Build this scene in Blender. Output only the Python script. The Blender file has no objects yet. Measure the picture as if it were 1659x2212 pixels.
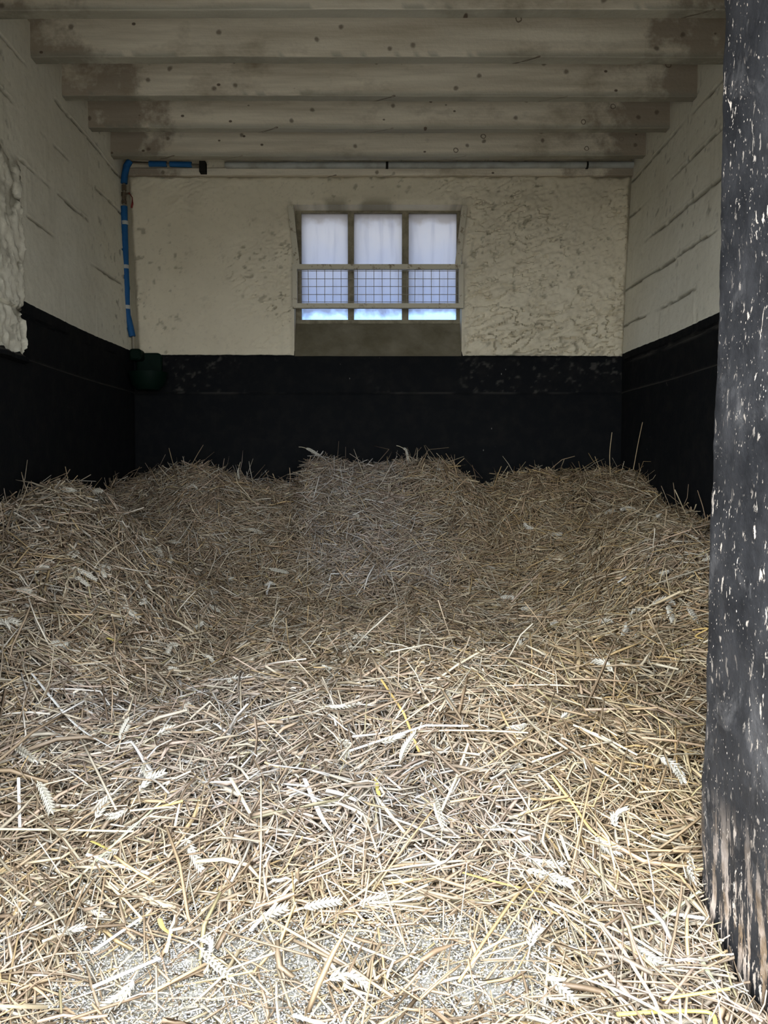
import bpy, math, random
import numpy as np
from mathutils import Vector

random.seed(7)
rng = np.random.default_rng(11)
sc = bpy.context.scene
COL = sc.collection

# ------------------------------------------------------------------ camera
PITCH = math.atan(81 / 1750)
cam_d = bpy.data.cameras.new('camera')
cam = bpy.data.objects.new('camera', cam_d)
COL.objects.link(cam)
cam.location = (0, 0, 1.05)
cam.rotation_euler = (math.pi / 2 - PITCH, 0, 0)
cam_d.sensor_fit = 'VERTICAL'
cam_d.sensor_height = 24.0
cam_d.sensor_width = 18.0
cam_d.lens = 1750 / 2212 * 24.0
cam_d.shift_x = 27.5 / 2212
cam_d.clip_start = 0.05
sc.camera = cam

# ------------------------------------------------------------------ light
sc.view_settings.view_transform = 'Standard'
sc.view_settings.look = 'None'
sc.view_settings.gamma = 1.0
sc.view_settings.use_curve_mapping = False
sc.view_settings.exposure = 1.34
sc.cycles.max_bounces = 8
sc.cycles.diffuse_bounces = 5
sc.cycles.transparent_max_bounces = 8
sc.cycles.sample_clamp_indirect = 8
world = bpy.data.worlds.new('sky')
sc.world = world
world.use_nodes = True
wn = world.node_tree.nodes
wl = world.node_tree.links
wn.clear()
wo = wn.new('ShaderNodeOutputWorld')
bg = wn.new('ShaderNodeBackground')
tc = wn.new('ShaderNodeTexCoord')
# an evenly bright, hazy blue-white sky, a little brighter towards the left of the yard
dot = wn.new('ShaderNodeVectorMath'); dot.operation = 'DOT_PRODUCT'
wl.new(tc.outputs['Generated'], dot.inputs[0])
dot.inputs[1].default_value = (-0.60, -0.33, 0.70)
mr = wn.new('ShaderNodeMapRange')
mr.inputs['From Min'].default_value = -0.1
mr.inputs['From Max'].default_value = 1.0
mr.inputs['To Min'].default_value = 0.45
mr.inputs['To Max'].default_value = 2.15
wl.new(dot.outputs['Value'], mr.inputs['Value'])
sky_mul = wn.new('ShaderNodeMath'); sky_mul.operation = 'MULTIPLY'
sky_mul.inputs[1].default_value = 3.3
wl.new(mr.outputs[0], sky_mul.inputs[0])
bg.inputs['Color'].default_value = (0.86, 0.93, 1.0, 1)
wl.new(sky_mul.outputs[0], bg.inputs['Strength'])
wl.new(bg.outputs[0], wo.inputs['Surface'])

# ------------------------------------------------------------------ measures (metres)
XL, XR, YB = -1.55, 1.635, 5.18       # left wall, right wall, back wall
YF0, YF1 = 1.20, 1.80                 # outer and inner face of the front wall
JR, JL = 0.742, -0.95                 # right and left door jamb
ZPAINT, ZLEDGE = 1.812, 1.565
ZJ, ZCEIL = 2.945, 3.17

portal_d = bpy.data.lights.new('doorway_portal', 'AREA')
portal_d.shape = 'RECTANGLE'
portal_d.size = JR - JL
portal_d.size_y = 2.2
portal_d.cycles.is_portal = True
portal = bpy.data.objects.new('doorway_portal', portal_d)
COL.objects.link(portal)
portal.location = ((JR + JL) / 2, YF0 - 0.01, 1.12)
portal.rotation_euler = (math.pi / 2, 0, 0)

# ------------------------------------------------------------------ helpers
def tag(o, label=None, cat=None, group=None, kind=None):
    if label: o['label'] = label
    if cat: o['category'] = cat
    if group: o['group'] = group
    if kind: o['kind'] = kind
    return o

def empty(name, loc=(0, 0, 0)):
    o = bpy.data.objects.new(name, None)
    o.empty_display_size = 0.05
    COL.objects.link(o)
    o.location = loc
    return o

def link(name, verts, faces, m, parent=None, smooth=True, attrs=None, sharp=None):
    me = bpy.data.meshes.new(name)
    if isinstance(verts, np.ndarray):
        nv = len(verts)
        me.vertices.add(nv)
        me.vertices.foreach_set('co', verts.astype(np.float32).ravel())
        if isinstance(faces, np.ndarray):
            nf, k = faces.shape
            me.loops.add(nf * k)
            me.loops.foreach_set('vertex_index', faces.astype(np.int32).ravel())
            me.polygons.add(nf)
            me.polygons.foreach_set('loop_start', np.arange(0, nf * k, k, dtype=np.int32))
            me.polygons.foreach_set('loop_total', np.full(nf, k, dtype=np.int32))
        me.update(calc_edges=True)
    else:
        me.from_pydata(verts, [], faces)
        me.update()
    if smooth:
        me.polygons.foreach_set('use_smooth', np.ones(len(me.polygons), dtype=bool))
    if attrs:
        for an, (typ, arr) in attrs.items():
            a = me.attributes.new(an, typ, 'POINT')
            a.data.foreach_set('value' if typ == 'FLOAT' else 'color', arr.astype(np.float32).ravel())
    me.materials.append(m)
    o = bpy.data.objects.new(name, me)
    COL.objects.link(o)
    if parent is not None:
        o.parent = parent
        o.matrix_parent_inverse = parent.matrix_basis.inverted()
    if sharp is not None and smooth:
        me.set_sharp_from_angle(angle=sharp)
    return o

class MB:
    """collects boxes, tubes and lathes into one mesh"""
    def __init__(self): self.v = []; self.f = []
    def box(self, x0, x1, y0, y1, z0, z1, bev=0.0):
        b = len(self.v)
        if bev <= 0:
            for x in (x0, x1):
                for y in (y0, y1):
                    for z in (z0, z1): self.v.append((x, y, z))
            for q in ((0, 1, 3, 2), (4, 6, 7, 5), (0, 4, 5, 1), (2, 3, 7, 6), (0, 2, 6, 4), (1, 5, 7, 3)):
                self.f.append(tuple(b + i for i in q))
            return self
        # chamfered along the long (x) axis
        pr = [(y0 + bev, z0), (y1 - bev, z0), (y1, z0 + bev), (y1, z1 - bev), (y1 - bev, z1), (y0 + bev, z1), (y0, z1 - bev), (y0, z0 + bev)]
        for x in (x0, x1):
            for y, z in pr: self.v.append((x, y, z))
        for i in range(8):
            j = (i + 1) % 8
            self.f.append((b + i, b + j, b + 8 + j, b + 8 + i))
        self.f.append(tuple(b + i for i in reversed(range(8))))
        self.f.append(tuple(b + 8 + i for i in range(8)))
        return self
    def tube(self, pts, r, n=10, flat=1.0, cap=True):
        pts = [Vector(p) for p in pts]
        rs = r if isinstance(r, (list, tuple)) else [r] * len(pts)
        b = len(self.v)
        up = Vector((0.13, 0.21, 0.97))
        for i, p in enumerate(pts):
            t = (pts[min(i + 1, len(pts) - 1)] - pts[max(i - 1, 0)]).normalized()
            s = t.cross(up)
            if s.length < 0.05: s = t.cross(Vector((0, 1, 0)))
            s.normalize(); u = s.cross(t).normalized()
            for k in range(n):
                a = 2 * math.pi * k / n
                self.v.append(tuple(p + s * math.cos(a) * rs[i] + u * math.sin(a) * rs[i] * flat))
        for i in range(len(pts) - 1):
            for k in range(n):
                k2 = (k + 1) % n
                self.f.append((b + i * n + k, b + i * n + k2, b + (i + 1) * n + k2, b + (i + 1) * n + k))
        if cap:
            self.f.append(tuple(b + k for k in reversed(range(n))))
            self.f.append(tuple(b + (len(pts) - 1) * n + k for k in range(n)))
        return self
    def build(self, name, m, parent=None, smooth=True, sharp=0.6):
        return link(name, self.v, self.f, m, parent, smooth, sharp=sharp)

def hash2(ix, iy, seed):
    h = (ix.astype(np.int64) * 374761393 + iy.astype(np.int64) * 668265263 + seed * 2246822519) & 0xFFFFFFFF
    h = ((h ^ (h >> 13)) * 1274126177) & 0xFFFFFFFF
    h = (h ^ (h >> 16)) & 0xFFFFFFFF
    return h.astype(np.float64) / 4294967295.0

def vnoise(x, y, seed=0):
    x = np.asarray(x, float); y = np.asarray(y, float)
    ix = np.floor(x); iy = np.floor(y)
    fx = x - ix; fy = y - iy
    fx = fx * fx * (3 - 2 * fx); fy = fy * fy * (3 - 2 * fy)
    a = hash2(ix, iy, seed); b = hash2(ix + 1, iy, seed)
    c = hash2(ix, iy + 1, seed); d = hash2(ix + 1, iy + 1, seed)
    return (a + (b - a) * fx) * (1 - fy) + (c + (d - c) * fx) * fy

def fbm(x, y, seed=0, oc=4, g=0.5):
    s = 0; amp = 1; tot = 0; f = 1
    for i in range(oc):
        s = s + amp * vnoise(x * f + 17.3 * i, y * f - 9.1 * i, seed + i)
        tot += amp; amp *= g; f *= 2.03
    return s / tot

def sstep(a, b, x):
    t = np.clip((x - a) / (b - a), 0, 1)
    return t * t * (3 - 2 * t)

# ------------------------------------------------------------------ materials
class Mat:
    def __init__(self, name):
        self.m = bpy.data.materials.new(name); self.m.use_nodes = True
        self.n = self.m.node_tree.nodes; self.l = self.m.node_tree.links
        self.p = self.n['Principled BSDF']; self.out = self.n['Material Output']
        self.tc = self.n.new('ShaderNodeTexCoord')
    def put(self, a, sock):
        if isinstance(a, bpy.types.NodeSocket): self.l.new(a, sock)
        elif a is not None:
            if hasattr(sock.default_value, '__len__') and not hasattr(a, '__len__'): a = (a,) * len(sock.default_value)
            if hasattr(a, '__len__') and len(a) == 3 and len(sock.default_value) == 4: a = tuple(a) + (1,)
            sock.default_value = a
    def coord(self, scale=(1, 1, 1)):
        mp = self.n.new('ShaderNodeMapping')
        self.l.new(self.tc.outputs['Object'], mp.inputs['Vector'])
        mp.inputs['Scale'].default_value = scale
        return mp.outputs[0]
    def noise(self, scale, detail=4, rough=0.55, sc3=(1, 1, 1), dist=0.0):
        t = self.n.new('ShaderNodeTexNoise')
        self.l.new(self.coord(sc3), t.inputs['Vector'])
        t.inputs['Scale'].default_value = scale; t.inputs['Detail'].default_value = detail
        t.inputs['Roughness'].default_value = rough; t.inputs['Distortion'].default_value = dist
        return t.outputs['Fac']
    def voro(self, scale, sc3=(1, 1, 1), out='Distance', rand=1.0):
        t = self.n.new('ShaderNodeTexVoronoi')
        self.l.new(self.coord(sc3), t.inputs['Vector'])
        t.inputs['Scale'].default_value = scale
        t.inputs['Randomness'].default_value = rand
        return t.outputs[out]
    def rng(self, v, a, b, c=0.0, d=1.0):
        t = self.n.new('ShaderNodeMapRange'); self.put(v, t.inputs['Value'])
        for k, x in zip(('From Min', 'From Max', 'To Min', 'To Max'), (a, b, c, d)): t.inputs[k].default_value = x
        return t.outputs[0]
    def math(self, op, a, b=None):
        t = self.n.new('ShaderNodeMath'); t.operation = op
        self.put(a, t.inputs[0])
        if b is not None: self.put(b, t.inputs[1])
        return t.outputs[0]
    def mix(self, f, a, b, mode='MIX'):
        t = self.n.new('ShaderNodeMix'); t.data_type = 'RGBA'; t.blend_type = mode
        self.put(f, t.inputs[0]); self.put(a, t.inputs[6]); self.put(b, t.inputs[7])
        return t.outputs[2]
    def attr(self, name, out='Fac'):
        t = self.n.new('ShaderNodeAttribute'); t.attribute_name = name
        return t.outputs[out]
    def sep(self, v):
        t = self.n.new('ShaderNodeSeparateXYZ'); self.put(v, t.inputs[0]); return t.outputs
    def bump(self, h, strength=0.3, dist=0.01):
        t = self.n.new('ShaderNodeBump'); t.inputs['Strength'].default_value = strength
        t.inputs['Distance'].default_value = dist; self.put(h, t.inputs['Height'])
        self.l.new(t.outputs[0], self.p.inputs['Normal'])
    def base(self, c, rough=0.8, spec=0.3, metal=0.0):
        self.put(c, self.p.inputs['Base Color']); self.put(rough, self.p.inputs['Roughness'])
        self.p.inputs['Specular IOR Level'].default_value = spec
        self.p.inputs['Metallic'].default_value = metal
        return self.m

def wall_material(name, cream, warm):
    M = Mat(name)
    big = M.noise(1.6, 4)
    fine = M.noise(38, 5, 0.6)
    c = M.mix(M.rng(big, 0.3, 0.7), cream, warm)
    c = M.mix(M.rng(fine, 0.55, 0.8, 0, 0.35), c, (0.34, 0.30, 0.22))
    # faint dirty runs down the paint
    runs = M.noise(9, 3, 0.5, (1, 1, 0.12))
    c = M.mix(M.rng(runs, 0.58, 0.8, 0, 0.28), c, (0.36, 0.32, 0.25))
    c = M.mix(M.attr('dirt_shade'), c, (0.10, 0.085, 0.055))
    # black bitumen paint with pale flecks, streaks and dust
    bn = M.noise(14, 5, 0.65)
    bc = M.mix(M.rng(bn, 0.45, 0.75), (0.0060, 0.0066, 0.0074), (0.0115, 0.011, 0.0105))
    fleck = M.voro(26, (1, 1, 0.55))
    fm = M.math('MULTIPLY', M.rng(fleck, 0.10, 0.05), M.rng(M.noise(3.0, 2), 0.60, 0.70))
    bc = M.mix(fm, bc, (0.20, 0.19, 0.17))
    bc = M.mix(M.attr('dust'), bc, (0.10, 0.092, 0.078))
    pm = M.rng(M.attr('paint'), 0.49, 0.51)
    c = M.mix(pm, c, bc)
    M.bump(M.math('ADD', M.noise(90, 4, 0.6), M.math('MULTIPLY', fine, 0.6)), 0.45, 0.003)
    return M.base(c, M.rng(pm, 0, 1, 0.85, 0.8), 0.07)

m_wall = wall_material('painted_block', (0.73, 0.69, 0.57), (0.62, 0.575, 0.46))
m_back = wall_material('rough_render', (0.72, 0.64, 0.48), (0.58, 0.51, 0.375))

M = Mat('jamb_black_paint')
b1 = M.noise(5.5, 6, 0.65)
c = M.mix(M.rng(b1, 0.38, 0.7), (0.0075, 0.0075, 0.0085), (0.028, 0.027, 0.028))
c = M.mix(M.rng(M.noise(6.5, 6, 0.72, (1, 1, 0.7), 0.6), 0.54, 0.70, 0, 0.7), c, (0.085, 0.080, 0.078))
cl = M.rng(M.noise(4.2, 4, 0.6, (1, 1, 0.5)), 0.40, 0.60)
wp_ = M.n.new('ShaderNodeTexNoise'); wp_.inputs['Scale'].default_value = 40; M.l.new(M.coord(), wp_.inputs['Vector'])
f0 = M.noise(60, 5, 0.62, (1, 1, 0.42), 0.4)
f1 = M.math('MULTIPLY', M.rng(f0, 0.612, 0.64), cl)
f2 = M.math('MULTIPLY', M.rng(M.math('ADD', M.voro(130, (1, 1, 0.5)), M.rng(wp_.outputs['Fac'], 0.3, 0.7, -0.08, 0.08)), 0.14, 0.09), M.rng(M.noise(9, 3), 0.42, 0.55))
f3 = M.rng(M.noise(21, 7, 0.75, (1, 1, 0.30), 0.3), 0.665, 0.69)
fl = M.math('MAXIMUM', M.math('MAXIMUM', f1, f2), f3)
c = M.mix(fl, c, M.mix(M.noise(11, 2), (0.60, 0.54, 0.47), (0.36, 0.27, 0.20)))
# paint worn off in slanting scrapes near the foot
mp = M.n.new('ShaderNodeMapping'); M.l.new(M.tc.outputs['Object'], mp.inputs['Vector'])
mp.inputs['Rotation'].default_value = (math.radians(24), 0, 0); mp.inputs['Scale'].default_value = (1, 1.5, 0.22)
sc_n = M.n.new('ShaderNodeTexNoise'); M.l.new(mp.outputs[0], sc_n.inputs['Vector'])
sc_n.inputs['Scale'].default_value = 19; sc_n.inputs['Detail'].default_value = 7; sc_n.inputs['Roughness'].default_value = 0.75
zz = M.sep(M.coord())[2]
low = M.math('MULTIPLY', M.rng(zz, 0.38, 0.12), M.rng(sc_n.outputs['Fac'], 0.50, 0.545))
c = M.mix(low, c, M.mix(M.rng(M.noise(13, 4), 0.42, 0.6), (0.42, 0.34, 0.28), (0.17, 0.115, 0.07)))
M.bump(M.math('ADD', M.noise(30, 6, 0.7), M.math('MULTIPLY', fl, 0.25)), 0.7, 0.006)
m_jamb = M.base(c, 0.68, 0.22)

M = Mat('whitewashed_joist')
grain = M.noise(6, 6, 0.65, (0.16, 1, 2.2))
c = M.mix(M.rng(grain, 0.38, 0.68), (0.70, 0.625, 0.49), (0.45, 0.385, 0.285))
cx = M.sep(M.coord())[0]
ends = M.math('ADD', M.math('ABSOLUTE', M.math('SUBTRACT', cx, 0.04)), M.rng(M.noise(3.4, 5, 0.7), 0.3, 0.7, -0.34, 0.34))
c = M.mix(M.rng(ends, 1.22, 1.45, 0, 0.75), c, (0.215, 0.165, 0.12))
c = M.mix(M.rng(M.noise(2.2, 5, 0.7, (1, 1, 1.6)), 0.55, 0.75, 0, 0.75), c, (0.23, 0.18, 0.12))
def knots(scale, off):
    q_ = M.sep(M.coord())
    cmb = M.n.new('ShaderNodeCombineXYZ')
    M.put(M.math('ADD', q_[0], M.math('MULTIPLY', q_[1], off)), cmb.inputs[0]); M.put(M.math('MULTIPLY', q_[2], 1.0), cmb.inputs[1])
    wv = M.n.new('ShaderNodeVectorMath'); wv.operation = 'ADD'; nz = M.n.new('ShaderNodeTexNoise'); nz.inputs['Scale'].default_value = 30
    M.l.new(M.coord(), nz.inputs['Vector'])
    sc_v = M.n.new('ShaderNodeVectorMath'); sc_v.operation = 'SCALE'; sc_v.inputs['Scale'].default_value = 0.014
    M.l.new(nz.outputs['Color'], sc_v.inputs[0]); M.l.new(cmb.outputs[0], wv.inputs[0]); M.l.new(sc_v.outputs[0], wv.inputs[1])
    t = M.n.new('ShaderNodeTexVoronoi'); t.voronoi_dimensions = '2D'; t.inputs['Scale'].default_value = scale
    M.l.new(wv.outputs[0], t.inputs['Vector'])
    rnd = M.sep(t.outputs['Color'])[0]
    return t.outputs['Distance'], rnd
kd, krnd = knots(3.6, 1.7)
ring = M.math('MULTIPLY', M.math('MULTIPLY', M.rng(kd, 0.030, 0.040), M.rng(kd, 0.058, 0.048)), M.rng(krnd, 0.45, 0.5, 0, 0.8))
kd2, krnd2 = knots(9.0, 2.3)
smudge = M.math('MULTIPLY', M.rng(kd2, 0.14, 0.06), M.rng(krnd2, 0.80, 0.82, 0, 0.7))
ring = M.math('MAXIMUM', ring, smudge)
kdot = M.rng(M.voro(7.5, (1, 0.3, 1.4)), 0.085, 0.055)
c = M.mix(M.math('MULTIPLY', M.attr('soffit_shade'), 0.55), c, (0.20, 0.20, 0.16))  # shade on the joist undersides put into the colour
c = M.mix(M.math('MAXIMUM', ring, M.math('MULTIPLY', kdot, 0.9)), c, (0.09, 0.06, 0.04))
M.bump(M.math('ADD', grain, M.noise(60, 4)), 0.5, 0.005)
m_joist = M.base(c, 0.85, 0.15)

M = Mat('ceiling_board')
c = M.mix(M.rng(M.noise(4, 5), 0.35, 0.7), (0.30, 0.26, 0.19), (0.16, 0.13, 0.09))
m_ceil = M.base(c, 0.9, 0.1)

M = Mat('concrete')
c = M.mix(M.rng(M.noise(3, 6, 0.65), 0.35, 0.7), (0.40, 0.385, 0.35), (0.27, 0.255, 0.23))
M.bump(M.noise(60, 5), 0.4, 0.003)
m_conc = M.base(c, 0.9, 0.2)

M = Mat('sill_render')
c = M.mix(M.rng(M.noise(5, 6, 0.65), 0.35, 0.7), (0.115, 0.098, 0.060), (0.19, 0.165, 0.115))
M.bump(M.noise(45, 5), 0.5, 0.004)
m_sill = M.base(c, 0.9, 0.15)

M = Mat('flaking_cream_metal')
c = M.mix(M.rng(M.noise(22, 5, 0.7), 0.56, 0.66), (0.50, 0.45, 0.34), (0.20, 0.15, 0.095))
m_guard = M.base(c, 0.6, 0.3)
M = Mat('wire')
m_wire = M.base(M.mix(M.noise(60, 2), (0.20, 0.17, 0.13), (0.33, 0.29, 0.22)), 0.6, 0.3)
M = Mat('window_frame_paint')
c = M.mix(M.rng(M.noise(14, 5, 0.7), 0.4, 0.65), (0.27, 0.235, 0.16), (0.15, 0.125, 0.08))
m_wframe = M.base(c, 0.75, 0.2)
M = Mat('dark_gap')
m_dark = M.base((0.02, 0.018, 0.015), 0.9, 0.1)

# dirty glass: grime scatters the daylight, cleaner strip at the bottom
M = Mat('dirty_glass')
co = M.sep(M.coord())
drift = M.math('ADD', co[2], M.rng(M.noise(9, 4, 0.6), 0.3, 0.7, -0.035, 0.035))
clean = M.rng(drift, 2.125, 2.075)
grime_top = M.rng(drift, 2.66, 2.71)
streak = M.noise(24, 4, 0.6, (1, 1, 0.10))
tcol = M.mix(M.rng(drift, 2.1, 2.60), (0.25, 0.275, 0.35), (0.33, 0.32, 0.325))
tcol = M.mix(M.rng(streak, 0.5, 0.75, 0, 0.4), tcol, (0.20, 0.20, 0.23))
tcol = M.mix(M.math('MULTIPLY', grime_top, 0.6), tcol, (0.22, 0.195, 0.175))
tr = M.n.new('ShaderNodeBsdfTranslucent'); M.put(tcol, tr.inputs['Color'])
gl = M.n.new('ShaderNodeBsdfTransparent'); M.put((0.62, 0.80, 1.0, 1), gl.inputs['Color'])
gs = M.n.new('ShaderNodeBsdfGlossy'); gs.inputs['Roughness'].default_value = 0.25; gs.inputs['Color'].default_value = (0.8, 0.8, 0.8, 1)
mx = M.n.new('ShaderNodeMixShader')
M.put(M.rng(clean, 0, 1, 0.03, 0.6), mx.inputs[0]); M.l.new(tr.outputs[0], mx.inputs[1]); M.l.new(gl.outputs[0], mx.inputs[2])
mx2 = M.n.new('ShaderNodeMixShader'); mx2.inputs[0].default_value = 0.04
M.l.new(mx.outputs[0], mx2.inputs[1]); M.l.new(gs.outputs[0], mx2.inputs[2])
M.l.new(mx2.outputs[0], M.out.inputs['Surface'])
m_glass = M.m

M = Mat('blue_insulation')
m_blue = M.base(M.mix(M.noise(30, 3), (0.006, 0.070, 0.20), (0.009, 0.095, 0.26)), 0.6, 0.3)
M = Mat('pipe_metal')
m_metal = M.base((0.42, 0.38, 0.32), 0.3, 0.5, 1.0)
M = Mat('brass_fitting')
m_brass = M.base((0.16, 0.125, 0.085), 0.45, 0.4, 0.6)
M = Mat('pale_tape'); m_tape = M.base((0.42, 0.42, 0.38), 0.6, 0.3)
M = Mat('red_plastic'); m_red = M.base((0.22, 0.02, 0.015), 0.4, 0.4)
M = Mat('green_plastic'); m_green = M.base((0.001, 0.0085, 0.0045), 0.6, 0.12)
M = Mat('pale_conduit')
m_conduit = M.base(M.mix(M.rng(M.noise(9, 4), 0.4, 0.7), (0.40, 0.40, 0.36), (0.26, 0.25, 0.21)), 0.6, 0.3)

def straw_material(name, use_attr=True, color=(0.6, 0.5, 0.3), trans=0.16):
    M = Mat(name)
    c = M.attr('tint', 'Color') if use_attr else color
    n = M.noise(55, 3, 0.6)
    c = M.mix(M.rng(n, 0.3, 0.7, 0.0, 0.30), c, (0.30, 0.22, 0.13), 'MIX')
    M.base(c, 0.48, 0.42)
    tr = M.n.new('ShaderNodeBsdfTranslucent')
    M.put(M.mix(1.0, c, (1.0, 0.86, 0.62), 'MULTIPLY'), tr.inputs['Color'])
    mx = M.n.new('ShaderNodeMixShader'); mx.inputs[0].default_value = trans
    M.l.new(M.p.outputs[0], mx.inputs[1]); M.l.new(tr.outputs[0], mx.inputs[2])
    M.l.new(mx.outputs[0], M.out.inputs['Surface'])
    return M.m

m_straw = straw_material('straw')
m_ear = straw_material('wheat_ear', False, (0.56, 0.53, 0.45), 0.1)
STALK = {
    'cream': straw_material('straw_cream', False, (0.72, 0.64, 0.46)),
    'white': straw_material('straw_white', False, (0.74, 0.73, 0.70)),
    'gold': straw_material('straw_gold', False, (0.64, 0.44, 0.15)),
    'yellow': straw_material('straw_yellow', False, (0.58, 0.48, 0.13)),
    'tan': straw_material('straw_tan', False, (0.50, 0.37, 0.21)),
    'green': straw_material('straw_green', False, (0.44, 0.45, 0.30)),
    'pink': straw_material('straw_pink', False, (0.66, 0.50, 0.38)),
}

# ------------------------------------------------------------------ setting: floor, ceiling, walls
MB().box(XL - 0.2, XR + 0.2, YF0, YB + 0.3, -0.15, 0.0).build('floor', m_conc, smooth=False)['kind'] = 'structure'
tag(MB().box(-9, 9, -12, YF0, -0.15, -0.002).build('ground', m_conc, smooth=False), kind='structure')
tag(MB().box(XL - 0.2, XR + 0.2, YF0, YB + 0.3, ZCEIL, ZCEIL + 0.1).build('ceiling', m_ceil, smooth=False), kind='structure')

def grid(us, vs, P, outward, thick, name, m, attrs, hole=None):
    """sheet P[nu,nv,3] turned into a slab: its border is carried back by outward*thick"""
    nu, nv = len(us), len(vs)
    idx = np.arange(nu * nv).reshape(nu, nv)
    q = np.stack([idx[:-1, :-1], idx[1:, :-1], idx[1:, 1:], idx[:-1, 1:]], -1)
    if hole is not None:
        uc = (us[:-1] + us[1:]) / 2; vc = (vs[:-1] + vs[1:]) / 2
        UU, VV = np.meshgrid(uc, vc, indexing='ij')
        keep = ~((UU > hole[0]) & (UU < hole[1]) & (VV > hole[2]) & (VV < hole[3]))
        q = q[keep]
    q = q.reshape(-1, 4)
    V = P.reshape(-1, 3)
    loops = [np.concatenate([idx[:-1, 0], idx[-1, :-1], idx[1:, -1][::-1], idx[0, 1:][::-1]])]
    if hole is not None:
        i0 = np.argmin(abs(us - hole[0])); i1 = np.argmin(abs(us - hole[1]))
        j0 = np.argmin(abs(vs - hole[2])); j1 = np.argmin(abs(vs - hole[3]))
        s = idx[i0:i1 + 1, j0:j1 + 1]
        loops.append(np.concatenate([s[:-1, 0], s[-1, :-1], s[1:, -1][::-1], s[0, 1:][::-1]])[::-1])
    extra = []; faces = [q]; n = len(V)
    for lp in loops:
        back = V[lp] + np.array(outward) * thick
        ids = np.arange(n, n + len(lp)); n += len(lp)
        extra.append(back)
        faces.append(np.stack([lp, ids, np.roll(ids, -1), np.roll(lp, -1)], -1))
    V2 = np.concatenate([V] + extra)
    F = np.concatenate(faces)
    A = {}
    for k, a in attrs.items():
        a = a.reshape(-1)
        A[k] = ('FLOAT', np.concatenate([a] + [a[lp] for lp in loops]))
    o = link(name, V2, F, m, attrs=A, sharp=0.9)
    o['kind'] = 'structure'
    return o

def lines(lo, hi, step, extra=()):
    a = np.arange(lo, hi + step / 2, step)
    a[-1] = hi
    a = np.unique(np.round(np.concatenate([a, extra]), 4)) if len(extra) else a
    return a

COURSES = 1.985 + 0.225 * np.arange(-1, 6)

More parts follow.
